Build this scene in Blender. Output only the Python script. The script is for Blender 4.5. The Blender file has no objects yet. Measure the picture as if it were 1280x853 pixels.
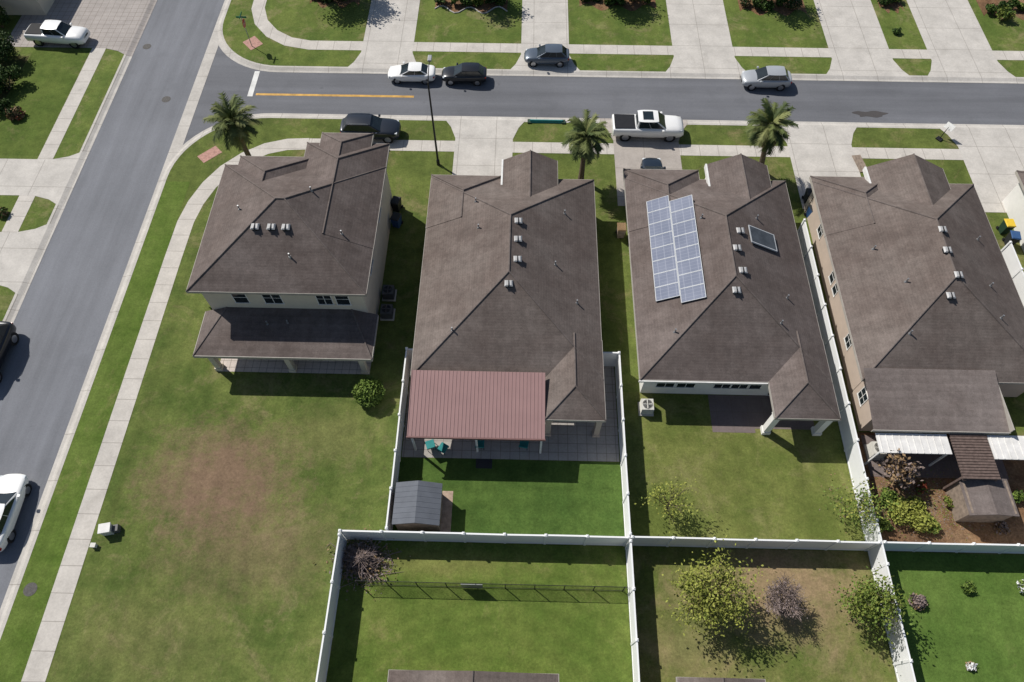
import bpy, math, random
from mathutils import Vector, Matrix
R=random.Random(7)
scn=bpy.context.scene
COL=scn.collection
# ---------------- survey calibration -----------------
H=41.0; TH=math.radians(60); YAW=math.radians(1.3); F=870.0
cT,sT,cY,sY=math.cos(TH),math.sin(TH),math.cos(YAW),math.sin(YAW)
def G(u,v,z=0.0):
    s=(426.5-v)/F; a=cT+sT*s; b=sT-cT*s; l=(u-640)/F; t=(H-z)/b
    fw=t*a; la=t*l
    return (la*cY-fw*sY, fw*cY+la*sY)
# ---------------- material helpers -----------------
class NT:
    def __init__(s,name):
        s.m=bpy.data.materials.new(name); s.m.use_nodes=True; s.t=s.m.node_tree
        s.b=s.t.nodes["Principled BSDF"]; s.tc=s.t.nodes.new("ShaderNodeTexCoord")
        s.b.inputs["Specular IOR Level"].default_value=0.3
    def n(s,ty): return s.t.nodes.new(ty)
    def l(s,a,b): s.t.links.new(a,b)
    def noise(s,scale,detail=5,rough=.6,vec=None,stretch=None,dist=0,rot=0):
        x=s.n("ShaderNodeTexNoise"); x.inputs["Scale"].default_value=scale; x.inputs["Detail"].default_value=detail
        x.inputs["Roughness"].default_value=rough; x.inputs["Distortion"].default_value=dist
        src=vec if vec is not None else s.tc.outputs["Object"]
        if stretch:
            mp=s.n("ShaderNodeMapping"); mp.inputs["Scale"].default_value=stretch; mp.inputs["Rotation"].default_value=(0,0,rot); s.l(src,mp.inputs[0]); src=mp.outputs[0]
        s.l(src,x.inputs["Vector"]); return x.outputs["Fac"]
    def mr(s,v,a,b,c=0.,d=1.):
        x=s.n("ShaderNodeMapRange"); s.l(v,x.inputs[0])
        for i,k in enumerate((a,b,c,d)): x.inputs[i+1].default_value=k
        return x.outputs[0]
    def mix(s,f,a,b,mode='MIX'):
        x=s.n("ShaderNodeMix"); x.data_type='RGBA'; x.blend_type=mode
        if isinstance(f,(int,float)): x.inputs[0].default_value=f
        else: s.l(f,x.inputs[0])
        for k,i in ((a,6),(b,7)):
            if isinstance(k,tuple): x.inputs[i].default_value=(*k,1)
            else: s.l(k,x.inputs[i])
        return x.outputs[2]
    def math(s,op,a,b=None):
        x=s.n("ShaderNodeMath"); x.operation=op
        for i,k in enumerate((a,b)):
            if k is None: continue
            if isinstance(k,(int,float)): x.inputs[i].default_value=k
            else: s.l(k,x.inputs[i])
        return x.outputs[0]
    def grey(s,v):
        x=s.n("ShaderNodeCombineColor")
        for i in range(3): s.l(v,x.inputs[i])
        return x.outputs[0]
    def mul(s,col,v): return s.mix(1.0,col,s.grey(v),'MULTIPLY')
    def bump(s,v,st=.3,dist=.05):
        x=s.n("ShaderNodeBump"); x.inputs["Strength"].default_value=st; x.inputs["Distance"].default_value=dist
        s.l(v,x.inputs["Height"]); s.l(x.outputs[0],s.b.inputs["Normal"])
    def sep(s,what="Object"):
        x=s.n("ShaderNodeSeparateXYZ"); s.l(s.tc.outputs[what],x.inputs[0]); return x.outputs
    def done(s,col,rough=.8,metal=0.,spec=None):
        if isinstance(col,tuple): s.b.inputs["Base Color"].default_value=(*col,1)
        else: s.l(col,s.b.inputs["Base Color"])
        s.b.inputs["Roughness"].default_value=rough; s.b.inputs["Metallic"].default_value=metal
        if spec is not None: s.b.inputs["Specular IOR Level"].default_value=spec
        return s.m
def plain(name,c,rough=.6,metal=0.,var=.12,scale=3.,spec=None,coat=0):
    m=NT(name); v=m.mr(m.noise(scale,5),.3,.7,1-var,1+var)
    r=m.done(m.mix(1.0,c,m.grey(v),'MULTIPLY'),rough,metal,spec)
    if coat: m.b.inputs["Coat Weight"].default_value=coat; m.b.inputs["Coat Roughness"].default_value=.05
    return r
def grass(name,g1,g2,dry=(.21,.17,.09),amt=.35,patches=(),stripe=0.,contrast=.32,arcs=None,mow=0.):
    m=NT(name)
    base=m.mix(m.mr(m.noise(.30,8,.72),.40,.60),g1,g2)
    d=m.noise(.32,10,.76,dist=.5)
    f=m.mr(d,.74-amt*.55,.96-amt*.55)
    base=m.mix(f,base,dry)
    st=m.noise(.9,5,.6,stretch=(1.,.10,1.),rot=.1)
    base=m.mul(base,m.mr(st,.3,.7,.90,1.10))
    for (px,py,rx,ry,st_,col) in patches:
        o=m.sep()
        dx=m.math('DIVIDE',m.math('SUBTRACT',o[0],px),rx); dy=m.math('DIVIDE',m.math('SUBTRACT',o[1],py),ry)
        q=m.math('SQRT',m.math('ADD',m.math('MULTIPLY',dx,dx),m.math('MULTIPLY',dy,dy)))
        q=m.math('ADD',q,m.mr(m.noise(.8,10,.82),.2,.8,-.8,.8))
        base=m.mix(m.mr(q,.3,1.2,st_,0.),base,col)
    fine=m.noise(7,5,.85); base=m.mul(base,m.mr(fine,.28,.72,1-contrast,1+contrast))
    mid=m.noise(1.4,8,.82); base=m.mul(base,m.mr(mid,.3,.7,.74,1.26))
    o=m.sep()
    if stripe:
        w=m.math('SINE',m.math('MULTIPLY',o[1],5.5)); base=m.mul(base,m.mr(w,-1,1,1-stripe,1+stripe))
    if mow:
        w=m.math('SINE',m.math('ADD',m.math('MULTIPLY',o[0],5.0),m.mr(m.noise(.15,2),0,1,-4,4))); base=m.mul(base,m.mr(w,-1,1,1-mow,1+mow))
    if arcs:
        dx=m.math('SUBTRACT',o[0],arcs[0]); dy=m.math('SUBTRACT',o[1],arcs[1])
        q=m.math('SQRT',m.math('ADD',m.math('MULTIPLY',dx,dx),m.math('MULTIPLY',dy,dy)))
        w=m.math('SINE',m.math('MULTIPLY',q,6.5)); base=m.mul(base,m.mr(w,-1,1,.95,1.05))
    m.bump(m.noise(9,5,.8),.4,.05)
    return m.done(base,.95,spec=.1)
def concrete(name,c=(.42,.385,.33),jx=0.,jy=0.,var=.16,stain=.32):
    m=NT(name)
    base=m.mul(c,m.mr(m.noise(.6,7,.7),.3,.7,1-var,1+var))
    base=m.mul(base,m.mr(m.noise(7,5,.75),.3,.7,.9,1.1))
    base=m.mix(m.mr(m.noise(.35,8,.7,dist=1.),.56,.75,0,stain),base,(.25,.23,.20))
    base=m.mix(m.mr(m.noise(.8,3,.5),.68,.8,0,.4),base,(.13,.12,.11))
    o=m.sep()
    for k,ax in ((jx,0),(jy,1)):
        if k:
            fr=m.math('FRACT',m.math('DIVIDE',m.math('ADD',o[ax],200.3),k))
            ln=m.math('LESS_THAN',fr,.045/k*1.0)
            base=m.mix(m.math('MULTIPLY',ln,.5),base,(.13,.11,.09))
    m.bump(m.noise(20,4,.7),.15,.02)
    return m.done(base,.88,spec=.2)
def asphalt(name,c,axis=0):
    m=NT(name)
    base=m.mul(c,m.mr(m.noise(.12,6,.6),.3,.7,.88,1.12))
    base=m.mul(base,m.mr(m.noise(12,4,.8),.25,.75,.86,1.14))
    st=(.05,1.,1.) if axis==0 else (1.,.05,1.)
    base=m.mul(base,m.mr(m.noise(.9,6,.65,stretch=st),.3,.7,.84,1.14))
    base=m.mix(m.mr(m.noise(.30,5,.55),.60,.66,0,.14),base,tuple(k*.5 for k in c))
    base=m.mix(m.mr(m.noise(1.1,3,.5),.70,.80,0,.4),base,tuple(k*.4 for k in c))
    m.bump(m.noise(30,3,.7),.2,.02)
    return m.done(base,.85,spec=.25)
def shingle(name,c=(.112,.090,.082),c2=(.150,.125,.116)):
    m=NT(name)
    base=m.mix(m.mr(m.noise(.28,8,.7),.38,.62),c,c2)
    v=m.n("ShaderNodeTexVoronoi"); v.inputs["Scale"].default_value=5.; m.l(m.tc.outputs["Object"],v.inputs["Vector"])
    sc=m.n("ShaderNodeSeparateColor"); m.l(v.outputs["Color"],sc.inputs[0])
    base=m.mul(base,m.mr(sc.outputs[0],0,1,.92,1.08))
    base=m.mul(base,m.mr(m.noise(13,4,.85),.3,.7,.80,1.20))
    o=m.sep(); w=m.math('FRACT',m.math('DIVIDE',o[2],.083))
    base=m.mul(base,m.mr(w,0,1,.93,1.05))
    base=m.mul(base,m.mr(m.noise(1.0,5,.65,stretch=(.22,1.6,1.)),.35,.65,.90,1.08))
    base=m.mul(base,m.mr(m.noise(1.0,5,.65,stretch=(1.6,.22,1.)),.35,.65,.90,1.08))
    base=m.mix(m.mr(m.noise(.5,9,.75,dist=1.),.52,.78,0,.5),base,(.070,.058,.054))
    m.bump(w,.2,.02)
    return m.done(base,.95,spec=.08)
def stucco(name,c):
    m=NT(name); base=m.mul(c,m.mr(m.noise(.8,6,.7),.3,.7,.9,1.06)); 
    base=m.mix(m.mr(m.noise(2,6,.7,stretch=(1,1,.2)),.6,.8,0,.2),base,tuple(k*.6 for k in c))
    m.bump(m.noise(40,3,.7),.2,.01); return m.done(base,.9,spec=.2)
def leaf(name,c,c2):
    m=NT(name); base=m.mix(m.mr(m.noise(1.2,4),.35,.65),c,c2)
    base=m.mul(base,m.mr(m.noise(14,3,.8),.3,.7,.7,1.3)); return m.done(base,.7,spec=.2)
MT={}
MT['roof']=shingle('brown_shingle'); MT['roof_b']=shingle('brown_shingle_warm',(.122,.098,.088),(.162,.136,.123))
MT['roof_g']=shingle('grey_shingle',(.135,.112,.104),(.185,.158,.148))
MT['cap']=shingle('ridge_shingle',(.125,.104,.095),(.165,.14,.13))
MT['trim']=plain('pale_trim',(.36,.335,.30),.6); MT['trimw']=plain('white_trim',(.66,.65,.63),.55,0,.12,2)
MT['cream']=stucco('cream_stucco',(.60,.54,.44)); MT['white_wall']=stucco('white_stucco',(.70,.69,.66)); MT['beige']=stucco('beige_stucco',(.47,.39,.325))
MT['vent']=plain('vent_metal',(.42,.42,.42),.6,.1); MT['dark']=plain('dark_rubber',(.02,.02,.022),.8)
MT['glass']=plain('window_glass',(.015,.022,.026),.08,0,.2,2.,.6)
MT['frame']=plain('window_frame',(.68,.68,.66),.5)
def vinyl():
    m=NT('white_vinyl'); base=m.mul((.78,.79,.79),m.mr(m.noise(.7,6,.7),.3,.7,.88,1.05))
    base=m.mix(m.mr(m.noise(2.5,6,.7),.6,.8,0,.3),base,(.42,.42,.38)); return m.done(base,.55)
MT['vinyl']=vinyl()
MT['black']=plain('black_metal',(.025,.025,.028),.5,.3); MT['galv']=plain('galvanised_metal',(.35,.36,.37),.45,.6)
MT['tyre']=plain('tyre_rubber',(.015,.015,.016),.85); MT['rim']=plain('wheel_alloy',(.42,.43,.45),.3,.8)
MT['lamp']=plain('headlight_lens',(.65,.68,.70),.1); MT['tail']=plain('taillight_lens',(.35,.015,.012),.2)
MT['bark']=plain('tree_bark',(.14,.105,.075),.95,0,.35,6); MT['twig']=plain('grey_twig',(.22,.17,.15),.95,0,.3,6)
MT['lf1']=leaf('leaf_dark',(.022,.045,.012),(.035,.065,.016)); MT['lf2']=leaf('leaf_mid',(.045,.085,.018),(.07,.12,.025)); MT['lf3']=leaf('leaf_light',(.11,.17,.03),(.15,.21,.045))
MT['pm1']=leaf('palm_dark',(.045,.065,.02),(.065,.09,.028)); MT['pm2']=leaf('palm_olive',(.085,.11,.032),(.12,.14,.045)); MT['pm3']=leaf('palm_light',(.15,.17,.06),(.20,.21,.08))
MT['ly1']=leaf('leaf_olive',(.12,.16,.028),(.17,.20,.04)); MT['ly2']=leaf('leaf_yellow',(.22,.25,.045),(.29,.30,.07))
MT['dead']=leaf('leaf_dead',(.20,.13,.07),(.28,.19,.10)); MT['purple']=leaf('twig_purple',(.20,.155,.155),(.29,.24,.23))
MT['red']=leaf('leaf_red',(.16,.03,.02),(.22,.06,.03))
MT['wood']=plain('weathered_wood',(.24,.19,.15),.9,0,.3,4)
MT['teal']=plain('teal_fabric',(.03,.22,.22),.8)
# ---------------- mesh helpers -----------------
WL={}
class MB:
    def __init__(s): s.v=[]; s.f=[]; s.mi=[]
    def add(s,vs,fs,mi=0):
        o=len(s.v); s.v+= [tuple(p) for p in vs]; s.f+=[tuple(i+o for i in f) for f in fs]; s.mi+=[mi]*len(fs)
    def box(s,x0,x1,y0,y1,z0,z1,mi=0):
        s.add([(x0,y0,z0),(x1,y0,z0),(x1,y1,z0),(x0,y1,z0),(x0,y0,z1),(x1,y0,z1),(x1,y1,z1),(x0,y1,z1)],
              [(0,3,2,1),(4,5,6,7),(0,1,5,4),(1,2,6,5),(2,3,7,6),(3,0,4,7)],mi)
    def tube(s,pts,rad,n=8,mi=0,caps=True):
        vs=[]; fs=[]
        P=[Vector(p) for p in pts]
        for i,p in enumerate(P):
            d=(P[min(i+1,len(P)-1)]-P[max(i-1,0)]); d=d.normalized() if d.length>1e-9 else Vector((0,0,1))
            a=d.cross(Vector((0,0,1)) if abs(d.z)<.95 else Vector((1,0,0))).normalized(); b=d.cross(a)
            r=rad[i] if isinstance(rad,(list,tuple)) else rad
            for k in range(n):
                t=2*math.pi*k/n; vs.append(p+a*math.cos(t)*r+b*math.sin(t)*r)
        for i in range(len(P)-1):
            for k in range(n):
                fs.append((i*n+k,i*n+(k+1)%n,(i+1)*n+(k+1)%n,(i+1)*n+k))
        if caps: fs.append(tuple(range(n-1,-1,-1))); fs.append(tuple((len(P)-1)*n+k for k in range(n)))
        s.add(vs,fs,mi)
    def build(s,name,mats,parent=None,smooth=False,world=False,bevel=0,seg=2):
        off=Vector((0,0,0))
        if parent is not None and world: off=WL[parent.name]
        me=bpy.data.meshes.new(name); me.from_pydata([(p[0]-off.x,p[1]-off.y,p[2]-off.z) for p in s.v],[],s.f)
        if not isinstance(mats,(list,tuple)): mats=[mats]
        for m in mats: me.materials.append(MT[m] if isinstance(m,str) else m)
        if len(mats)>1:
            me.polygons.foreach_set("material_index",s.mi)
        if smooth: me.polygons.foreach_set("use_smooth",[True]*len(me.polygons))
        me.update()
        ob=bpy.data.objects.new(name,me); COL.objects.link(ob)
        if parent is not None: ob.parent=parent; WL[ob.name]=WL[parent.name].copy()
        else: WL[ob.name]=Vector((0,0,0))
        if bevel:
            b=ob.modifiers.new("bev",'BEVEL'); b.width=bevel; b.segments=seg; b.limit_method='ANGLE'
        return ob
def root(name,label,cat,loc=(0,0,0),rz=0,group=None):
    e=bpy.data.objects.new(name,None); e.empty_display_size=.3; COL.objects.link(e); e.location=loc; e.rotation_euler=(0,0,rz)
    e["label"]=label; e["category"]=cat
    if group: e["group"]=group
    WL[e.name]=Vector(loc); return e
def sheet(name,polys,z,mat):
    mb=MB()
    for p in polys: mb.add([(a,b,z) for a,b in p],[tuple(range(len(p)))])
    o=mb.build(name,mat)
    o["kind"]="structure"; return o
def rect(x0,x1,y0,y1): return [(x0,y0),(x1,y0),(x1,y1),(x0,y1)]
def ribbon(name,path,prof,mat):
    n=len(path); vs=[]; fs=[]; k=len(prof)
    for i in range(n):
        a=Vector(path[max(i-1,0)]); b=Vector(path[min(i+1,n-1)]); p=Vector(path[i])
        d=(b-a).normalized(); nr=Vector((-d.y,d.x))
        for o,z in prof: q=p+nr*o; vs.append((q.x,q.y,z))
    for i in range(n-1):
        for j in range(k-1): fs.append((i*k+j+1,i*k+j,(i+1)*k+j,(i+1)*k+j+1))
    mb=MB(); mb.add(vs,fs); o=mb.build(name,mat); o["kind"]="structure"; return o
def arc(cx,cy,r,a0,a1,n=14): return [(cx+r*math.cos(math.radians(a0+(a1-a0)*i/n)),cy+r*math.sin(math.radians(a0+(a1-a0)*i/n))) for i in range(n+1)]
# ---------------- ground & roads -----------------
KX,KW,KN,KF=-28.2,-35.6,44.9,51.0
brownp=(.19,.125,.085)
g_gen=grass('grass_general',(.078,.105,.026),(.12,.15,.038),(.22,.18,.09),.40)
g_verge=grass('grass_verge',(.080,.118,.026),(.122,.155,.038),(.25,.21,.11),.42)
g_lot1=grass('grass_corner_lot',(.070,.102,.024),(.125,.152,.042),(.22,.185,.095),.40,
   [(-18.2,13.6,5.0,3.9,.92,brownp),(-15.5,9.4,6.0,3.0,.45,brownp),(-20,4.5,5,3,.25,(.20,.17,.08)),(-12,16.5,3.5,2.2,.3,(.20,.17,.08))],mow=.03)
g_strip=grass('grass_kerb_strip',(.072,.118,.02),(.11,.155,.034),(.21,.19,.08),.28)
g_rich=grass('grass_rich',(.050,.092,.02),(.075,.125,.028),(.13,.14,.05),.16,stripe=.05)
g_olive=grass('grass_olive',(.098,.125,.03),(.145,.162,.046),(.21,.19,.085),.42,mow=.03)
g_yardb=grass('grass_back_yard',(.082,.125,.024),(.122,.160,.036),(.22,.205,.08),.36,[(-5,8.8,6,.9,.5,(.20,.19,.065))],arcs=(-1.5,-3.5))
g_tan=grass('grass_tan',(.095,.125,.03),(.15,.155,.05),(.25,.20,.105),.46,[(15.2,8.0,4.4,3.2,.9,(.28,.20,.12)),(9.5,4.5,2.5,2,.4,(.26,.21,.11))])
g_right=grass('grass_bright',(.075,.13,.026),(.105,.165,.036),(.17,.17,.065),.25,mow=.03)
mulch=grass('mulch',(.12,.07,.04),(.21,.12,.065),(.28,.19,.115),.45,contrast=.6)
conc=concrete('pavement_concrete',(.49,.465,.425)); conc_d=concrete('driveway_concrete',(.48,.455,.42),3.,3.)
conc_x=concrete('footpath_concrete_x',(.49,.46,.42),1.5,0); conc_y=concrete('footpath_concrete_y',(.49,.46,.42),0,1.5)
kerbm=concrete('kerb_concrete',(.46,.435,.40),3.05,3.05)
as_side=asphalt('asphalt_side',(.168,.175,.194),1); as_cross=asphalt('asphalt_cross',(.135,.139,.153),0)
sheet('ground',[rect(-500,500,-300,700)],-.14,g_gen)
sheet('road',[rect(-36,KX,-150,300)],-.12,as_side)
sheet('road',[rect(KX,-19,36,60),rect(-19,250,44.2,51.8)],-.12,as_cross)
A_path=[(KX,-80),(KX,37.9)]+arc(-21.2,37.9,7,180,90)[1:]+[(200,KN)]
B_path=[(200,KF),(-21.7,KF)]+arc(-21.7,57.5,6.5,270,180)[1:]+[(KX,220)]
C_path=[(KW,220),(KW,-80)]
def block(name,poly,mat):
    mb=MB(); n=len(poly)
    mb.add([(a,b,0) for a,b in poly]+[(a,b,-.135) for a,b in poly],[tuple(range(n))]+[(i,i+n,(i+1)%n+n,(i+1)%n) for i in range(n)])
    o=mb.build(name,mat); o["kind"]="structure"; return o
block('terrain',A_path[::-1]+[(200,-80)],g_gen)
block('terrain',B_path+[(200,220)],g_verge)
block('terrain',C_path+[(-200,-80),(-200,220)],g_verge)
prof=[(-.2,.006),(-.02,.006),(.28,-.105),(.5,-.113)]
for p in (A_path,B_path,C_path): ribbon('kerb',p,prof,kerbm)
sheet('gutter',[rect(KX-.5,KX+.45,36.5,59)],-.108,kerbm)
sheet('lawn',[rect(-24.72,-7.35,10.1,36),rect(-24.72,-10.0,-30,10.1)],.004,g_lot1)
sheet('lawn',[rect(KX+.22,-26.08,-30,37.5)],.004,g_strip)
sheet('lawn',[rect(-7.25,6.35,10.15,15.15)],.004,g_rich)
sheet('lawn',[rect(6.45,20.35,10.15,20)],.004,g_olive)
sheet('lawn',[rect(-7.0,20.3,20.05,41.1)],.004,g_gen)
sheet('lawn',[rect(-9.95,6.35,-30,10.05)],.004,g_yardb)
sheet('lawn',[rect(6.45,20.35,-30,10.05)],.004,g_tan)
sheet('lawn',[rect(20.45,90,-30,10.05)],.004,g_right)
sheet('mulch_bed',[rect(20.45,36,10.15,17.5)],.004,mulch)
SA=[(-25.45,-60),(-25.45,30),(-25.4,33.5)]+[(-25.1,35.4),(-24.5,37.2),(-23.6,38.8),(-22.3,40.2),(-20.8,41.2),(-19.2,41.7),(-17.5,41.8)]
ribbon('footpath',SA,[(-.64,.010),(.64,.010)],conc_y)
ribbon('footpath',[(-17.5,41.8),(200,41.8)],[(-.6,.0101),(.6,.0101)],conc_x)
ribbon('footpath',[(200,54.05),(-19.5,54.05),(-21.5,54.5),(-23.2,55.6),(-24.5,57.2),(-25.2,59.2),(-25.3,62),(-25.3,120)],[(-.62,.010),(.62,.010)],conc_x)
ribbon('footpath',[(-38.3,220),(-38.3,-60)],[(-.62,.010),(.62,.010)],conc_y)
def drive(x0,x1,yh,near=True,mat=None,fl=1.0):
    k,s=(KN,1) if near else (KF,-1)
    rows=[(yh,.014,0),(k-s*2.2,.014,0),(k-s*.9,.014,fl*.45),(k-s*.03,.014,fl),(k+s*.28,-.097,fl),(k+s*.5,-.105,fl)]
    vs=[];fs=[]
    for y,z,f in rows: vs+=[(x0-f,y,z),(x1+f,y,z)]
    for i in range(len(rows)-1):
        q=(2*i,2*i+1,2*i+3,2*i+2); fs.append(q if s>0 else q[::-1])
    mb=MB(); mb.add(vs,fs); o=mb.build('driveway',mat or conc_d); o["kind"]="structure"
def drivew(y0,y1,x_in,mat=None,fl=.9):
    rows=[(x_in,.014,0),(KW-2.2,.014,0),(KW-.9,.014,fl*.4),(KW-.03,.014,fl),(KW+.28,-.097,fl),(KW+.5,-.105,fl)]
    vs=[];fs=[]
    for x,z,f in rows: vs+=[(x,y0-f,z),(x,y1+f,z)]
    for i in range(len(rows)-1): fs.append((2*i,2*i+2,2*i+3,2*i+1))
    mb=MB(); mb.add(vs,fs); o=mb.build('driveway',mat or conc_d); o["kind"]="structure"
conc_e=concrete('driveway_concrete_worn',(.37,.335,.305),3.,3.)
drive(-5.6,-.9,35.3); drive(7.3,12.6,35.8,mat=conc_e); drive(21.4,26.6,35.8); drive(35.2,41,35.8)
for a,b in ((-14.7,-10.1),(-.4,3.9),(13.2,18.6),(27.2,32.6),(36.0,41.8),(50,55)): drive(a,b,66,False)
drivew(35.8,39.6,-60); drivew(27.6,32.2,-60); drivew(53.2,62,-47,concrete('paver_drive',(.34,.31,.29),.6,.6)); drivew(10,15,-60)
ramp=plain('tactile_red',(.40,.23,.19),.9,0,.25,5)
sheet('kerb_ramp',[[(-26.2,40.2),(-25.0,41.4),(-24.3,40.7),(-25.5,39.5)]],.016,ramp)
sheet('kerb_ramp',[[(-25.6,54.3),(-24.6,53.2),(-23.7,54.1),(-24.7,55.2)]],.016,ramp)
yel=plain('yellow_paint',(.50,.29,.07),.7,0,.3,2); wh=plain('white_paint',(.62,.62,.60),.7,0,.2,2)
xa,_=G(318,121); xb,_=G(517,121)
sheet('road_marking',[rect(xa,xb,47.55,47.80)],-.114,yel)
sheet('road_marking',[rect(-23.75,-23.3,47.4,50.6)],-.114,wh)
def disc(name,x,y,z,r,mat):
    sheet(name,[[(x+r*math.cos(t*math.pi/10),y+r*math.sin(t*math.pi/10)) for t in range(20)]],z,mat)
mh=plain('cast_iron',(.09,.085,.08),.8,0,.3,8)
for (u,v,z) in ((207,123,-.112),(38,737,.014),(183,57,-.112)):
    x,y=G(u,v); disc('manhole_cover',x,y,z,.38,mh)
wet=asphalt('asphalt_wet',(.07,.065,.065)); x,y=G(1088,143,-.12)
sheet('wet_patch',[[(x+1.3*math.cos(t)*(1+.2*math.sin(3*t)+.1*math.sin(7*t)),y+.45*math.sin(t)*(1+.25*math.cos(2*t)+.15*math.cos(5*t))) for t in [i*.157 for i in range(40)]]],-.115,wet)
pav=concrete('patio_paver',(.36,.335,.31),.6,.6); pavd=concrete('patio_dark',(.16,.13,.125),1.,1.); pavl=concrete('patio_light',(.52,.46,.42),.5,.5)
sheet('patio',[rect(-7.2,6.3,15.2,19.9),rect(-7.2,-6.2,19.9,21.9),rect(4.7,6.3,19.9,21.9)],.012,pav)
sheet('patio',[rect(-20.0,-9.9,20.9,24.0)],.012,pavl)
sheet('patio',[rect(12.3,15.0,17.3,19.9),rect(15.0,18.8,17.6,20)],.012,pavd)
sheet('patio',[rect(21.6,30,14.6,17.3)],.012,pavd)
# ---------------- houses -----------------
def hip(mb,caps,x0,x1,y0,y1,ze,p,g0=False,g1=False,axis=None):
    if axis is None: axis='y' if (y1-y0)>=(x1-x0) else 'x'
    if axis=='y':
        r=(x1-x0)/2; xc=(x0+x1)/2; a=(xc,y0+(0 if g0 else r),ze+p*r); b=(xc,y1-(0 if g1 else r),ze+p*r)
        vs=[(x0,y0,ze),(x1,y0,ze),(x1,y1,ze),(x0,y1,ze),a,b]; fs=[(0,1,4),(1,2,5,4),(2,3,5),(3,0,4,5)]
        e0=[(0,4),(1,4)]; e1=[(2,5),(3,5)]
    else:
        r=(y1-y0)/2; yc=(y0+y1)/2; a=(x0+(0 if g0 else r),yc,ze+p*r); b=(x1-(0 if g1 else r),yc,ze+p*r)
        vs=[(x0,y0,ze),(x1,y0,ze),(x1,y1,ze),(x0,y1,ze),a,b]; fs=[(0,1,5,4),(1,2,5),(2,3,4,5),(3,0,4)]
        e0=[(0,4),(3,4)]; e1=[(1,5),(2,5)]
    mb.add(vs,fs)
    es=[(4,5)]+([] if g0 else e0)+([] if g1 else e1)
    for i,j in es: caps.append((vs[i],vs[j]))
def window(par,cx,cy,cz,w,h,face,mull=1):
    def bx(mb,a0,a1,z0,z1,d0,d1):
        if face=='S': mb.box(cx+a0,cx+a1,cy-d1,cy-d0,cz+z0,cz+z1)
        if face=='N': mb.box(cx+a0,cx+a1,cy+d0,cy+d1,cz+z0,cz+z1)
        if face=='E': mb.box(cx+d0,cx+d1,cy+a0,cy+a1,cz+z0,cz+z1)
        if face=='W': mb.box(cx-d1,cx-d0,cy+a0,cy+a1,cz+z0,cz+z1)
    g=MB(); bx(g,-w/2,w/2,-h/2,h/2,-.02,.02); o=g.build('window','glass',par,world=True)
    f=MB(); t=.05
    bx(f,-w/2-t,w/2+t,h/2,h/2+t,-.02,.04); bx(f,-w/2-t-.03,w/2+t+.03,-h/2-t,-h/2,-.02,.06)
    bx(f,-w/2-t,-w/2,-h/2,h/2,-.02,.035); bx(f,w/2,w/2+t,-h/2,h/2,-.02,.035)
    for k in range(mull):
        a=-w/2+w*(k+1)/(mull+1); bx(f,a-.02,a+.02,-h/2,h/2,.022,.034)
    bx(f,-w/2,w/2,-.02,.015,.021,.031)
    f.build('frame','frame',o,world=True)
def vent(par,x,y,z):
    mb=MB(); w,l,h=.42,.34,.17
    mb.box(x-w/2,x+w/2,y-l/2,y+l/2,z-.25,z+h*.55,1)
    mb.add([(x-w/2-.05,y-l/2-.06,z+h*.6),(x+w/2+.05,y-l/2-.06,z+h*.6),(x+w/2+.05,y+l/2+.05,z+h*.8),(x-w/2-.05,y+l/2+.05,z+h*.8),
            (x-w/2+.04,y-l/2,z+h),(x+w/2-.04,y-l/2,z+h),(x+w/2-.04,y+l/2-.04,z+h+.05),(x-w/2+.04,y+l/2-.04,z+h+.05)],
           [(0,3,2,1),(4,5,6,7),(0,1,5,4),(1,2,6,5),(2,3,7,6),(3,0,4,7)],0)
    mb.box(x-.03,x+.03,y-l/2-.07,y+l/2,z+h*.5,z+h+.06,1)
    mb.build('roof_vent',['vent','dark'],par,world=True)
def pipe(par,x,y,z):
    mb=MB(); mb.tube([(x,y,z-.2),(x,y,z+.35)],.05,8); mb.tube([(x,y,z-.1),(x,y,z+.06)],[.13,.07],8)
    mb.build('vent_pipe','galv',par,world=True)
def build_house(label,wallm,roofm,rects,walls,wins,vents,pipes,p=.5,cat='house',name='house'):
    x0,x1,y0,y1=rects[0][:4]
    r=root(name,label,cat,((x0+x1)/2,(y0+y1)/2,0))
    w=MB()
    for b in walls: w.box(*b)
    w.build('wall',wallm,r,world=True)
    rf=MB(); fa=MB(); caps=[]
    for i,q in enumerate(rects):
        a,b,c,d,ze,g0,g1,ax=q; zo=ze+.012*i
        hip(rf,caps,a,b,c,d,zo,p,g0,g1,ax)
        fa.box(a-.02,b+.02,c-.02,d+.02,ze-.2-.003*i,zo+.002)
    ro=rf.build('roof',roofm,r,world=True)
    fa.build('fascia','trim',r,world=True)
    cm=MB()
    for a,b in caps:
        if (Vector(a)-Vector(b)).length>.3: cm.tube([a,b],.06,6)
    cm.build('ridge_cap','cap',ro,world=True)
    def rz(x,y):
        best=0
        for i,q in enumerate(rects):
            a,b,c,d,ze,g0,g1,ax=q
            if a<=x<=b and c<=y<=d:
                if ax=='y' or (ax is None and d-c>=b-a): m=[x-a,b-x]+([] if g0 else [y-c])+([] if g1 else [d-y])
                else: m=[y-c,d-y]+([] if g0 else [x-a])+([] if g1 else [b-x])
                best=max(best,ze+p*min(m))
        return best
    for (x,y) in vents: vent(ro,x,y,rz(x,y))
    for (x,y) in pipes: pipe(ro,x,y,rz(x,y))
    for q in wins: window(r,*q)
    return r,ro,rz
def garage(r,x0,x1,y):
    mb=MB(); mb.box(x0,x1,y,y+.05,.02,2.15)
    for k in range(4): mb.box(x0+.05,x1-.05,y+.052,y+.07,.08+k*.52,.50+k*.52)
    mb.build('garage_door','frame',r,world=True)
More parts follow.
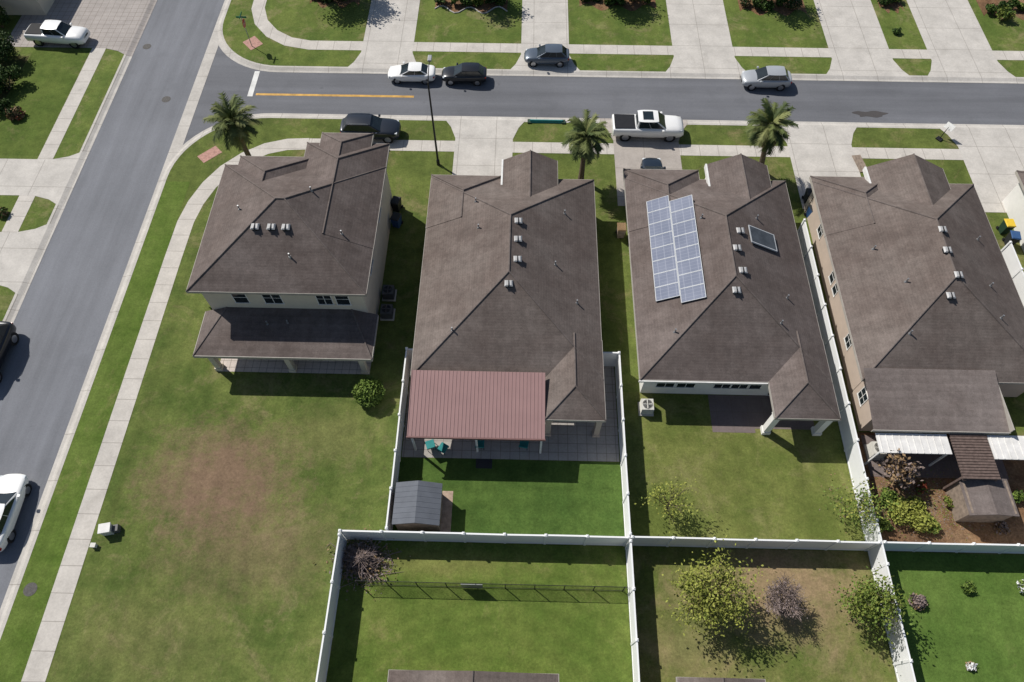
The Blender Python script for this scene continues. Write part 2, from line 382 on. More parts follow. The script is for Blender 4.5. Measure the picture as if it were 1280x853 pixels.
def column(r,x,y,h,mat,w=.34):
    mb=MB(); mb.box(x-w/2,x+w/2,y-w/2,y+w/2,.3,h); mb.box(x-w/2-.06,x+w/2+.06,y-w/2-.06,y+w/2+.06,0,.3); mb.box(x-w/2-.05,x+w/2+.05,y-w/2-.05,y+w/2+.05,h-.3,h-.15)
    mb.build('column',mat,r,world=True)
def eaveboard(r,X,ya,yb,ze):
    mb=MB(); mb.box(X-.10,X+.03,ya,yb,ze-.32,ze+.05); mb.build('eave_board','frame',r,world=True)
E1=5.6
r1,ro1,z1=build_house('two-storey cream stucco house with brown shingle hip roof on corner lot','cream','roof',
  [(-20.5,-9.45,23.5,34.0,E1,False,False,'x'),(-15.2,-9.43,27,36.2,E1,True,False,'y'),(-19.6,-14.4,29,34.8,E1,True,False,'y'),(-14.2,-10.6,31,36.9,E1+.25,True,False,'y')],
  [(-20.05,-9.9,24.0,33.5,0,E1-.19),(-14.75,-9.9,33.5,35.7,0,E1-.19),(-19.2,-14.8,33.5,34.4,0,E1-.19),(-13.8,-11,35.7,36.4,0,E1+.06)],
  [(-17.75,24,4.3,.85,1.2,'S',0),(-15.7,24,4.3,1.1,1.2,'S',1),(-12.4,24,4.3,.9,1.2,'S',1),(-11.25,24,4.3,.8,1.2,'S',0),
   (-9.9,27,4.2,1.2,1.2,'E'),(-9.9,31.5,4.2,1.2,1.2,'E'),(-16.8,24,1.4,2.6,2.1,'S',2),(-12,24,1.5,1.6,1.3,'S',1)],
  [(-16.4,27.1),(-15.4,27.1),(-14.5,27.1)],[(-18,29),(-13.4,30),(-14.2,25.5),(-11.3,27.4)])
lr=MB(); x0,x1,y0,ze=-20.6,-9.3,20.7,2.5; yt=24.02; zt=3.1
lr.add([(x0,y0,ze),(x1,y0,ze),(x1,yt,ze),(x0,yt,ze),(x0+1.6,yt,zt),(x1-1.6,yt,zt)],[(0,1,5,4),(1,2,5),(3,0,4)])
o=lr.build('porch_roof','roof',r1,world=True)
cm=MB(); cm.tube([(x0,y0,ze),(x0+1.6,yt,zt)],.06,6); cm.build('ridge_cap','cap',o,world=True)
cm=MB(); cm.tube([(x1,y0,ze),(x1-1.6,yt,zt)],.06,6); cm.build('ridge_cap','cap',o,world=True)
lf=MB(); lf.box(x0-.03,x1+.03,y0-.03,yt-.03,ze-.25,ze+.002); lf.build('fascia','trim',r1,world=True)
pipe(o,-16.2,22.9,2.85); pipe(o,-14.9,23.0,2.87)
for x in (-19.9,-15.0,-10.2): column(r1,x,21.15,2.28,'cream')
# House 2
r2,ro2,z2=build_house('single-storey beige house with brown shingle roof and red metal patio cover','beige','roof_b',
  [(-6.7,5.17,19.4,35.8,2.8,False,False,'y'),(1.55,5.2,16.7,22.2,2.8,False,True,'y'),(-6.72,-1.6,31,36.0,2.8,True,False,'y'),(-1.5,2.5,29.6,37.1,3.30,True,True,'y')],
  [(-6.25,4.75,19.85,35.3,0,2.62),(-6.2,-1.9,35.3,35.6,0,2.62),(-1.45,2.1,33.3,36.7,0,3.12)],
  [(4.75,24,1.5,1.2,1.2,'E'),(4.75,28,1.5,1.2,1.2,'E'),(-6.25,23.5,1.5,1.2,1.2,'W'),(-6.25,28,1.5,1.2,1.2,'W'),(-3.5,19.85,1.4,1.8,1.4,'S'),(0,19.85,1.2,2.4,2.1,'S',1)],
  [(-.25,29.5),(-.25,28.0),(-.25,26.4),(-.76,24.6)],[(2.2,27),(3.6,24.5),(-4.2,22),(-3.2,32),(2.9,31.6),(-2.9,29.6)])
eaveboard(r2,-1.5,33.9,37.1,3.34); garage(r2,-5.9,-2.2,35.62)
for x,y in ((1.85,17.0),(4.9,17.0)): column(r2,x,y,2.6,'beige')
pc=root('patio_cover','dusty red ribbed metal patio cover on white posts behind the house','patio cover',(-2.5,17.6,0))
mb=MB(); cx0,cx1,cy0,cy1,cz0,cz1=-6.55,1.58,15.5,19.55,2.72,3.36
mb.add([(cx0,cy0,cz0),(cx1,cy0,cz0),(cx1,cy1,cz1),(cx0,cy1,cz1),(cx0,cy0,cz0-.06),(cx1,cy0,cz0-.06),(cx1,cy1,cz1-.06),(cx0,cy1,cz1-.06)],[(0,1,2,3),(7,6,5,4),(4,5,1,0),(5,6,2,1),(6,7,3,2),(7,4,0,3)])
k=cx0+.02
while k<cx1-.05:
    mb.add([(k,cy0-.01,cz0),(k+.04,cy0-.01,cz0),(k+.04,cy1,cz1),(k,cy1,cz1),(k+.01,cy0-.01,cz0+.022),(k+.03,cy0-.01,cz0+.022),(k+.03,cy1,cz1+.022),(k+.01,cy1,cz1+.022)],[(4,5,6,7),(0,1,5,4),(1,2,6,5),(3,0,4,7)])
    k+=.225
MT['redmetal']=plain('red_metal',(.285,.178,.172),.65,0,.05,.9,.2); MT['redd']=plain('red_metal_dark',(.17,.09,.085),.5)
mb.build('metal_roof','redmetal',pc,world=True)
fa=MB(); fa.box(cx0-.03,cx1+.03,cy0-.09,cy0-.015,cz0-.16,cz0+.02); fa.build('gutter','redd',pc,world=True)
for x in (-6.35,-2.5,1.4):
    p_=MB(); p_.box(x-.06,x+.06,15.62,15.74,0,2.66); p_.build('post','frame',pc,world=True)
# House 3
r3,ro3,z3=build_house('single-storey white stucco house with brown shingle roof and solar panels','white_wall','roof',
  [(7.43,19.15,19.5,36.0,2.8,False,False,'y'),(15.3,19.18,17.1,22.6,2.8,False,True,'y'),(7.41,12.9,31,36.9,2.8,True,False,'y'),(13.4,17.8,29.9,37.0,3.30,True,True,'y')],
  [(7.9,18.75,19.95,35.5,0,2.62),(7.9,12.4,35.5,36.4,0,2.62),(13.5,17.4,33.4,36.6,0,3.12)],
  [(9.3,19.95,1.55,1.1,1.1,'S'),(10.6,19.95,1.55,1.1,1.1,'S'),(12.9,19.95,1.55,1.0,1.1,'S'),(14.0,19.95,1.55,1.0,1.1,'S'),(15.0,19.95,1.55,.7,1.1,'S',0),
   (7.9,23,1.5,1.0,1.0,'W'),(7.9,28,1.5,1.2,1.2,'W'),(17,19.95,1.2,1.8,2.1,'S')],
  [(14.2,29.2),(13.7,27.6),(13.85,25.9),(13.3,24.5)],[(17,25),(16.1,22.8),(11.9,30.5),(15.8,31),(9.6,22.3)])
eaveboard(r3,13.4,33.8,37.0,3.34); garage(r3,8.1,12.2,36.42)
lf=MB(); lf.box(7.35,15.25,19.38,19.46,2.62,2.78); lf.build('gutter','trimw',r3,world=True)
for x,y in ((15.6,17.45),(18.8,17.45)): column(r3,x,y,2.6,'white_wall',.4)
def solarm():
    m=NT('solar_cell'); o=m.sep()
    base=m.mix(m.mr(m.noise(.5,4),.3,.7),(.15,.17,.23),(.20,.22,.285))
    for ax,k in ((0,.46),(1,.26)):
        fr=m.math('FRACT',m.math('DIVIDE',m.math('ADD',o[ax],100.),k)); base=m.mix(m.math('MULTIPLY',m.math('LESS_THAN',fr,.10),.35),base,(.36,.38,.44))
    return m.done(base,.7,spec=.05)
MT['solar']=solarm()
def slopepanel(name,par,x0,x1,y0,y1,zf,mats,th=.05,lift=.12,fr=.03):
    mb=MB()
    def pt(x,y,d): return (x,y,zf(x)+lift+d)
    def bx(a,b,c,d,z0,z1,mi):
        mb.add([pt(a,c,z0),pt(b,c,z0),pt(b,d,z0),pt(a,d,z0),pt(a,c,z1),pt(b,c,z1),pt(b,d,z1),pt(a,d,z1)],[(0,3,2,1),(4,5,6,7),(0,1,5,4),(1,2,6,5),(2,3,7,6),(3,0,4,7)],mi)
    bx(x0+fr,x1-fr,y0+fr,y1-fr,0,th-.01,0)
    bx(x0,x0+fr,y0,y1,-.01,th,1); bx(x1-fr,x1,y0,y1,-.01,th,1); bx(x0+fr,x1-fr,y0,y0+fr,-.01,th,1); bx(x0+fr,x1-fr,y1-fr,y1,-.01,th,1)
    return mb.build(name,mats,par,world=True)
MT['alum']=plain('aluminium_frame',(.50,.52,.54),.6,0,.1,2,.2)
zl=lambda x:2.8+.5*(x-7.43)
for c,(a,ys) in enumerate(((8.68,24.75),(10.1,24.2))):
    for k in range(8):
        slopepanel('solar_panel',ro3,a,a+1.40,ys+k*1.045,ys+k*1.045+1.03,zl,['solar','alum'])
MT['skyg']=plain('collector_glass',(.06,.065,.075),.2,0,.3,2,.5)
slopepanel('solar_water_heater',ro3,14.9,16.9,28.5,29.9,lambda x:2.8+.5*(19.15-x),['skyg','alum'],.1,.12,.06)
# House 4
r4,ro4,z4=build_house('single-storey beige stucco house with brown shingle roof and rear patio covers','beige','roof_b',
  [(21.1,32.8,19.8,36.0,2.8,False,False,'y'),(21.08,26.6,31,36.5,2.8,True,False,'y'),(25.0,30.6,29.8,37.0,3.28,True,True,'y')],
  [(21.57,28.8,17.6,20.18,0,2.40),(21.55,32.35,20.2,35.5,0,2.62),(21.5,26.2,35.51,36.0,0,2.62),(25.1,30.3,33.3,36.6,0,3.10)],
  [(21.57,19.3,1.5,.8,1.0,'W'),(21.55,23.3,1.6,.8,1.0,'W'),(21.55,27.4,1.6,.6,1.0,'W',0),(21.55,28.4,1.6,.6,1.0,'W',0),(21.55,32.5,1.6,.8,1.0,'W')],
  [(27.1,29.3),(26.9,27.6),(27.05,25.7),(26.5,24.5)],[(24.5,26),(30,26),(23.4,29),(30.6,30),(29.8,23.5),(24,22.4)])
eaveboard(r4,25.0,33.9,37.0,3.32)
lw=MB(); lw.add([(21.08,16.6,2.6),(29.1,16.6,2.6),(29.1,20.4,3.22),(21.08,20.4,3.22),(21.08,16.6,2.42),(29.1,16.6,2.42)],[(0,1,2,3),(4,5,1,0)]); lw.build('porch_roof','roof_g',r4,world=True)
lw=MB(); lw.box(21.03,29.15,16.53,16.58,2.38,2.62); lw.box(29.11,29.17,16.58,19.75,2.4,3.0); lw.build('fascia','trim',r4,world=True)
def flatcover(label,x0,x1,y0,y1,z,mat,name='awning',cat='awning'):
    r=root(name,label,cat,((x0+x1)/2,(y0+y1)/2,0)); mb=MB(); mb.box(x0,x1,y0,y1,z,z+.07)
    k=x0+.15
    while k<x1-.1: mb.box(k,k+.04,y0+.02,y1-.02,z+.071,z+.10); k+=.4
    mb.build('canopy',mat,r,world=True)
    for x in (x0+.12,x1-.12):
        p_=MB(); p_.box(x-.05,x+.05,y0+.08,y0+.18,0,z); p_.build('post','frame',r,world=True)
flatcover('white aluminium patio awning attached behind beige house',21.3,25.5,15.25,16.5,2.25,'trimw')
flatcover('white aluminium patio awning attached behind beige house',27.9,32,15.0,16.5,2.25,'trimw')
pg=root('pergola','brown slatted timber pergola beside the patio awning','pergola',(26.7,15,0))
MT['dwood']=plain('dark_wood',(.125,.09,.078),.85,0,.3,5)
mb=MB()
for k in range(16): mb.box(25.65,27.8,13.75+k*.175,13.885+k*.175,2.3,2.4)
mb.box(25.75,25.87,13.7,16.5,2.15,2.297); mb.box(27.55,27.67,13.7,16.5,2.15,2.297); mb.build('slat_roof','dwood',pg,world=True)
for x in (25.8,27.6):
    for y in (13.9,16.3): p_=MB(); p_.box(x-.06,x+.06,y-.06,y+.06,0,2.15); p_.build('post','dwood',pg,world=True)
def shed(label,x0,x1,y0,y1,ze,p,wm,rm,curve=.62,ribs=True):
    r=root('garden_shed',label,'shed',((x0+x1)/2,(y0+y1)/2,0)); w=MB(); w.box(x0+.12,x1-.12,y0+.12,y1-.12,0,ze); 
    xc=(x0+x1)/2; zr=ze+p*(x1-x0)/2
    for yy in (y0+.12,y1-.12): w.add([(x0+.12,yy,ze-.01),(x1-.12,yy,ze-.01),(xc,yy,zr-.05)],[(0,1,2)])
    w.build('wall',wm,r,world=True)
    mb=MB()
    pts=[(x0,ze-.04),(x0+(xc-x0)*.45,ze-.04+(zr-ze)*curve),(xc,zr),(x1-(xc-x0)*.45,ze-.04+(zr-ze)*curve),(x1,ze-.04)]
    for i in range(4):
        a,b=pts[i],pts[i+1]; mb.add([(a[0],y0,a[1]),(b[0],y0,b[1]),(b[0],y1,b[1]),(a[0],y1,a[1]),(a[0],y0,a[1]-.07),(b[0],y0,b[1]-.07),(b[0],y1,b[1]-.07),(a[0],y1,a[1]-.07)],[(0,1,2,3),(7,6,5,4),(0,4,5,1),(2,6,7,3)])
        if ribs:
            for j in range(1,8):
                y=y0+(y1-y0)*j/8
                mb.add([(a[0],y,a[1]+.003),(b[0],y,b[1]+.003),(b[0],y+.02,b[1]+.015),(a[0],y+.02,a[1]+.015),(b[0],y+.04,b[1]+.003),(a[0],y+.04,a[1]+.003)],[(0,1,2,3),(3,2,4,5)])
    mb.build('roof',rm,r,world=True)
    d=MB(); d.box(x1-.118,x1-.08,y0+.6,y1-.6,.1,ze-.3); d.build('door',wm,r,world=True); return r
MT['shedroof']=plain('shed_metal',(.115,.125,.145),.75,0,.12,1.5,.2)
shed('small garden shed with dark grey metal roof and wooden side',-7.05,-4.35,10.55,13.0,1.75,.30,'wood','shedroof',.52)
shed('small weathered shed with low brown grey shingle roof in mulched yard',25.8,28.6,11.8,14.0,1.8,.16,'wood','roof_g',.47,False)
sheet('shed_base',[rect(-4.5,-3.85,10.6,13.1)],.013,plain('timber_deck',(.36,.27,.21),.9,0,.3,4))
build_house('single-storey white stucco house with brown shingle roof beside vinyl fence','white_wall','roof',[(36.4,48,19.8,37.4,2.8,False,False,'y')],[(36.85,47.6,20.2,36.9,0,2.62)],[(36.85,28,1.5,1,1.1,'W'),(36.85,24,1.5,1,1.1,'W')],[(42,28)],[])
build_house('single-storey house with brown shingle roof behind back yard','beige','roof_b',[(-6.2,2.25,-11,3.0,2.8,False,True,'y')],[(-5.8,1.8,-10.9,2.6,0,2.62)],[(-2,2.6,1.3,2,1.4,'N')],[],[],p=.18)
build_house('single-storey house with brown shingle roof behind back yard','beige','roof_b',[(8.1,12.45,-11,3.0,2.8,False,True,'y')],[(8.5,12.05,-10.9,2.6,0,2.62)],[(10.3,2.6,1.3,2,1.4,'N')],[],[],p=.18)
build_house('cream house with shaded garage beside paved driveway','cream','roof',[(-60,-44.3,57.2,72,2.8,False,False,None)],[(-59.6,-44.7,57.7,71.5,0,2.62)],[(-49,57.7,1.5,1.2,1.2,'S'),(-54,57.7,1.5,1.2,1.2,'S')],[],[])
# ---------------- fences -----------------
pan=MB()
pan.box(-.5,.5,-.02,.02,.12,1.68); pan.box(-.5,.5,-.045,.045,.04,.16); pan.box(-.5,.5,-.045,.045,1.66,1.80)
postm=None; panel_me=None
def fence(label,pts,name='vinyl_fence',h=1.8):
    global panel_me,postm
    r=root(name,label,'fence',(pts[0][0],pts[0][1],0),group='white vinyl yard fences')
    o0=Vector((pts[0][0],pts[0][1],0))
    posts=[]
    for i in range(len(pts)-1):
        a=Vector((*pts[i],0)); b=Vector((*pts[i+1],0)); L=(b-a).length; n=max(1,round(L/2.4)); ang=math.atan2((b-a).y,(b-a).x)
        for j in range(n):
            c=a+(b-a)*((j+.5)/n)
            if panel_me is None:
                ob=pan.build('panel','vinyl'); panel_me=ob.data
            else:
                ob=bpy.data.objects.new('panel',panel_me); COL.objects.link(ob)
            ob.parent=r; ob.location=c-o0; ob.rotation_euler=(R.uniform(-.015,.015),0,ang+R.uniform(-.006,.006)); ob.scale=(L/n-.1,1,R.uniform(.985,1.01))
            posts.append(a+(b-a)*(j/n))
    posts.append(Vector((*pts[-1],0)))
    for p_ in posts:
        if postm is None:
            q=MB(); q.box(-.065,.065,-.065,.065,0,1.84); q.box(-.08,.08,-.08,.08,1.84,1.87); q.add([(-.08,-.08,1.87),(.08,-.08,1.87),(.08,.08,1.87),(-.08,.08,1.87),(0,0,1.92)],[(0,1,4),(1,2,4),(2,3,4),(3,0,4)])
            ob=q.build('post','vinyl'); postm=ob.data
        else:
            ob=bpy.data.objects.new('post',postm); COL.objects.link(ob)
        ob.parent=r; ob.location=p_-o0
    return r
fence('white vinyl fence along rear property line',[(-9.9,10.1),(6.3,10.1)])
fence('white vinyl fence along rear property line',[(6.5,10.12),(20.25,10.14)])
fence('white vinyl fence along rear property line',[(20.55,10.16),(60,10.2)])
fence('white vinyl fence beside open corner lawn',[(-9.9,9.9),(-10.05,-8)])
fence('white vinyl fence between two back yards',[(6.4,9.9),(6.4,-8)])
fence('tall white vinyl fence running between houses',[(20.4,33.2),(20.4,-8)])
fence('white vinyl fence enclosing patio yard with short return to house',[(-7.3,10.3),(-7.3,21.9),(-6.4,21.9)])
fence('white vinyl fence enclosing patio yard with short return to house',[(6.4,10.3),(6.4,21.9),(4.9,21.9)])
fence('white vinyl fence beside white house',[(34.6,31.5),(34.6,10.4)])
cl=root('chain_link_fence','low rusty chain link fence with small gate across back yard','fence',(-1.5,8.0,0))
mb=MB(); ya=7.55
for k in range(10): x=-8.8+k*1.65; mb.tube([(x,ya,0),(x,ya,1.15)],.03,6)
for z in (.08,1.12): mb.tube([(-8.8,ya,z),(6.2,ya,z)],.018,5)
mb.build('post','black',cl,world=True)
mb=MB(); x=-8.8
while x<6.1:
    mb.add([(x,ya-.004,.08),(x+.014,ya-.004,.08),(x+1.06,ya-.004,1.12),(x+1.046,ya-.004,1.12)],[(0,1,2,3)]); mb.add([(x+1.04,ya+.004,.08),(x+1.054,ya+.004,.08),(x+.014,ya+.004,1.12),(x,ya+.004,1.12)],[(0,1,2,3)]); x+=.075
mb.build('wire_mesh','black',cl,world=True)
mb=MB(); gx=G(590,722,1)[0]
mb.box(gx-.6,gx+.6,ya-.06,ya-.03,.1,1.1); mb.build('gate','galv',cl,world=True)
# ---------------- vegetation -----------------
def leafq(mb,c,s,mi,rr,flat=0.,wd=.6):
    n=Vector((rr.gauss(0,1),rr.gauss(0,1),rr.gauss(0,1)+flat))
    if n.length<1e-3: n=Vector((0,0,1))
    n.normalize(); a=n.orthogonal().normalized(); b=n.cross(a); t=rr.random()*6.28
    a2=a*math.cos(t)+b*math.sin(t); b2=n.cross(a2); s*=rr.uniform(.6,1.3)
    c=Vector(c); mb.add([c-a2*s,c-b2*s*wd,c+a2*s,c+b2*s*wd],[(0,1,2,3)],mi)
def tree(name,label,cat,x,y,h,rad,nl,size,mats,seed,trunk=.12,limbs=9,wood='bark',clump=.5,z0=.35,sub=5,spread=.35):
    rr=random.Random(seed); r=root(name,label,cat,(x,y,0)); w=MB(); l=MB()
    lean=Vector((rr.uniform(-.1,.1),rr.uniform(-.1,.1),1)); pts=[Vector((0,0,-.1))]
    for i in range(1,5): pts.append(lean*h*.8*i/4+Vector((rr.uniform(-.06,.06),rr.uniform(-.06,.06),0))*h*.3)
    w.tube(pts,[trunk,trunk*.8,trunk*.6,trunk*.4,trunk*.15],7)
    ends=[]
    for i in range(limbs):
        f=z0+(1-z0)*.85*i/limbs; base=pts[0].lerp(pts[-1],f); ang=i*2.4+rr.uniform(-.5,.5); up=spread+f*.9
        L=rad*(1.1-.45*f)*rr.uniform(.65,1.25); d=Vector((math.cos(ang),math.sin(ang),up)).normalized()
        p1=base+d*L*.5; p2=base+d*L+Vector((0,0,L*.12)); w.tube([base,p1,p2],[trunk*.45,trunk*.28,trunk*.08],5)
        for j in range(sub):
            t=.3+.7*j/sub; s0=base.lerp(p2,t); dd=(d+Vector((rr.gauss(0,.6),rr.gauss(0,.6),rr.gauss(0,.4)))).normalized(); e=s0+dd*L*rr.uniform(.3,.6)
            w.tube([s0,e],[trunk*.18,trunk*.05],4); ends+=[e,s0.lerp(e,.5)]
            if wood=='twig':
                for q in range(6):
                    d3=(dd+Vector((rr.gauss(0,.8),rr.gauss(0,.8),rr.gauss(0,.5)))).normalized(); w.tube([s0.lerp(e,.2+.14*q),s0.lerp(e,.2+.14*q)+d3*L*.38],[.016,.007],3)
        ends.append(p2)
    tone=[rr.random() for _ in ends]
    for i in range(nl):
        q=rr.randrange(len(ends)); e=ends[q]; c=e+Vector((rr.gauss(0,clump),rr.gauss(0,clump),rr.gauss(0,clump*.7)))*.55
        if c.z<.1: c.z=.1
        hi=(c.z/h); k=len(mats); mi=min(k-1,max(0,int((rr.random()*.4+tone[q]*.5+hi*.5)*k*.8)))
        leafq(l,c,size,mi,rr,.4)
    w.build('trunk',wood,r)
    if nl: l.build('crown',mats,r)
    return r
def bush(name,label,cat,x,y,rad,h,n,size,mats,seed,rnd=False):
    rr=random.Random(seed); r=root(name,label,cat,(x,y,0)); l=MB(); w=MB()
    for i in range(7):
        a=i*.9; e=Vector((math.cos(a)*rad*.6,math.sin(a)*rad*.6,h*.7)); w.tube([(0,0,-.05),e*.5,e],[.04,.03,.01],5)
    cl=[(Vector((rr.uniform(-1,1)*rad*.6,rr.uniform(-1,1)*rad*.6,h*rr.uniform(.3,.75))),rr.uniform(.35,.6)*rad) for _ in range(11)]
    for i in range(n):
        if rnd:
            d=Vector((rr.gauss(0,1),rr.gauss(0,1),rr.gauss(0,1))).normalized(); bumpy=1+.07*math.sin(d.x*7+1)*math.cos(d.y*6)+.05*math.sin(d.z*9); q=rr.uniform(.8,1.03)*bumpy
            c=Vector((d.x*rad*q,d.y*rad*q,h*.5+d.z*h*.52*q))
        else:
            c0,cr=rr.choice(cl); d=Vector((rr.gauss(0,1),rr.gauss(0,1),rr.gauss(0,1))).normalized()*cr*rr.uniform(.55,1.05); d.z*=.8; c=c0+d
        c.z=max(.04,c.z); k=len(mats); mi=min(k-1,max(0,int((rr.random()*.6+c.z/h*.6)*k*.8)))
        leafq(l,c,size,mi,rr,.5)
    w.build('stem','bark',r); l.build('foliage',mats,r); return r
def palm(label,x,y,h,rad,seed,lean=(0,0)):
    rr=random.Random(seed); r=root('palm_tree',label,'palm tree',(x,y,0),group='palms in front yards'); w=MB()
    top=Vector((lean[0],lean[1],h)); pts=[Vector((0,0,-.1))]+[top*(i/6) for i in range(1,7)]
    w.tube(pts,[.27,.22,.2,.19,.19,.21,.24],10); 
    for i in range(24):
        a=i*2.4; z=h*(.6+.4*i/24); c=top*(z/h); d=Vector((math.cos(a),math.sin(a),.8)); w.tube([c+d*.1,c+d*.36],[.05,.02],4)
    w.build('trunk','bark',r)
    l=MB(); N=58
    for i in range(N):
        f=i/N; az=i*2.399+rr.uniform(-.25,.25); el=math.radians(80-125*f+rr.uniform(-12,12)); L=rad*rr.uniform(.75,1.1)
        hd=Vector((math.cos(az),math.sin(az),0)); side=Vector((-math.sin(az),math.cos(az),0))
        pr=[]; p=top.copy(); e=el
        for k in range(7):
            pr.append(p.copy()); p=p+(hd*math.cos(e)+Vector((0,0,1))*math.sin(e))*L/6; e-=math.radians(10+5*f)
        mi=3 if f>.88 else rr.choice([0,1,1,1,2]) 
        for k in range(6):
            a,b=pr[k],pr[k+1]; l.add([a-side*.03,a+side*.03,b+side*.02,b-side*.02],[(0,1,2,3)],mi)
            for q in range(3):
                c=a.lerp(b,q/3)
                if k<1: continue
                ll=rad*.32*math.sin(math.pi*min(1,(k+q/3)/6.6)*.9+.2)*rr.uniform(.75,1.2)
                tang=(b-a).normalized()
                for sg in (-1,1):
                    tip=c+side*sg*ll*.66+tang*ll*.75+Vector((0,0,-ll*.25+rr.uniform(-.08,.08)))
                    l.add([c-tang*.08,c+tang*.08,tip],[(0,1,2)],mi)
    l.build('crown',['pm1','pm2','pm3','dead'],r)
gx,gy=G(317,208); palm('tall palm with spiky green fronds beside corner footpath',gx,gy,4.7,2.1,1,(.0,-.2))
gx,gy=G(726,226); palm('tall palm with spiky green fronds before beige house',gx,gy,4.4,1.95,2,(0,.1))
gx,gy=G(950,213); palm('tall palm with spiky green fronds before white house',gx,gy,4.6,2.05,3,(-.7,-.1))
gx,gy=G(463,496); bush('shrub','round bright green clipped shrub at patio corner','shrub',gx,gy,.95,1.35,5200,.10,['lf2','lf3','lf3'],11,True)
bush('shrub','narrow green shrub against house wall','shrub',-20.7,25.5,.5,2.0,900,.12,['lf1','lf2','lf3'],12)
def T(u,v,**k):
    gx,gy=G(u,v); return dict(x=gx,y=gy,**k)
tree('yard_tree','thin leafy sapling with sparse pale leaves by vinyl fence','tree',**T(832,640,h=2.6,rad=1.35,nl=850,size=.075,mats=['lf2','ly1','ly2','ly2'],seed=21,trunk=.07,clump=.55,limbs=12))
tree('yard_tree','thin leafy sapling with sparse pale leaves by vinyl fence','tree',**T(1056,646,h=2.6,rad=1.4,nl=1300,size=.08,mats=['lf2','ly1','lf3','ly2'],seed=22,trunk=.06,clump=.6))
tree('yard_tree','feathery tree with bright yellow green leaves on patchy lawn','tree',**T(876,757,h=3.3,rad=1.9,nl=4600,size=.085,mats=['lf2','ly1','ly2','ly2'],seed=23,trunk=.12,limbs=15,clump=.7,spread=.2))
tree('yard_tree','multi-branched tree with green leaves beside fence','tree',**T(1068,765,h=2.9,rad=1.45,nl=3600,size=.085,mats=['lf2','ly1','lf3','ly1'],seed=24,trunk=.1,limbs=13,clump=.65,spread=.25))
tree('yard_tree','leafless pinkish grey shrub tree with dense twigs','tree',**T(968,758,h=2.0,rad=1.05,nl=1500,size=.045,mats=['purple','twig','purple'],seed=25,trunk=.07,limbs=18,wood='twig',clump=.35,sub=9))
tree('yard_tree','dry brown broken palm-like tree beside awning','tree',**T(1110,598,h=2.4,rad=1.0,nl=1100,size=.12,mats=['dead','twig','dead'],seed=26,trunk=.09,clump=.4))
for i,(u,v,rd,h,n,ms,lb) in enumerate([(1130,644,1.15,.8,3000,['lf3','ly2','ly2'],'bright yellow green shrub in mulched yard'),(1158,656,.65,.5,1200,['lf3','lf3','ly2'],'small green shrub in mulched yard'),
   (1106,624,.6,.7,1200,['lf3','lf3'],'small green shrub in mulched yard'),(1102,660,.5,.6,1000,['lf2','lf3','ly2'],'small green shrub in mulched yard'),(1185,628,.4,.4,400,['dead','ly1'],'dry brown shrub in mulched yard'),(1150,612,.4,.5,400,['lf3','red'],'small reddish shrub in mulched yard'),(1268,622,.4,.7,500,['lf2','lf3'],'small green shrub in mulched yard'),(1250,660,.4,.4,400,['dead','twig'],'dry brown shrub in mulched yard'),
   (1208,735,.4,.4,400,['lf2','lf3'],'small green shrub on lawn'),(1145,752,.5,.5,700,['dead','twig','purple'],'dry brown shrub on lawn'),(1275,735,.4,.5,400,['vinyl','lf3'],'white flowering shrub on lawn'),(1212,835,.3,.3,300,['dead','vinyl'],'small pale stone-edged plant on lawn')]):
    gx,gy=G(u,v); bush('shrub',lb,'shrub',gx,gy,rd,h,n,.09,ms,40+i)
rr=random.Random(5); gx,gy=G(452,700); bp=root('brush_pile','heap of dry brown branches stacked against white fence','brush pile',(gx,gy,0)); mb=MB()
for i in range(520):
    a=rr.random()*6.28; d=abs(rr.gauss(0,.6)); c=Vector((math.cos(a)*d*1.2,math.sin(a)*d*.9,rr.random()*max(.1,.85-d*.6))); e=Vector((rr.gauss(0,.33),rr.gauss(0,.3),rr.gauss(0,.15))); mb.tube([c-e,c,c+e],[.012,.02,.008],4,mi=rr.choice([0,0,1]))
for i in range(1200): leafq(mb,(rr.gauss(0,.75),rr.gauss(0,.6),abs(rr.gauss(0,.25))),.08,rr.choice([1,2]),rr,.5)
mb.build('branches',['twig','purple','dead'],bp)
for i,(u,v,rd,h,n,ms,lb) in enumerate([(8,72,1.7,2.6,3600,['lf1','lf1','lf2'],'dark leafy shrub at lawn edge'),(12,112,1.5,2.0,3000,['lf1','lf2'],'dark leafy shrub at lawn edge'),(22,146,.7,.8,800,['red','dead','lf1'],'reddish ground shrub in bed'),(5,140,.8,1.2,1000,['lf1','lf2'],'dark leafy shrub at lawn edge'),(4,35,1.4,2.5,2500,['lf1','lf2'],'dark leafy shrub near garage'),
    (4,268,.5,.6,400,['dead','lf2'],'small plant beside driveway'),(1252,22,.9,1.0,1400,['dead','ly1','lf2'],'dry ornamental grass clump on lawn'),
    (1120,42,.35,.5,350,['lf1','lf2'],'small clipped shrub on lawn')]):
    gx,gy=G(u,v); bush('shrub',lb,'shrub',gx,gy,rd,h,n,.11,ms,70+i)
sheet('mulch_bed',[rect(-52,-44.2,40.5,52)],.005,grass('dark_bed',(.05,.07,.02),(.08,.07,.03),(.12,.07,.04),.4))
sheet('lawn',[rect(-44.1,-39,40.0,52.8)],.004,grass('grass_west',(.065,.10,.02),(.10,.135,.03),(.17,.15,.07),.3))
bi=0
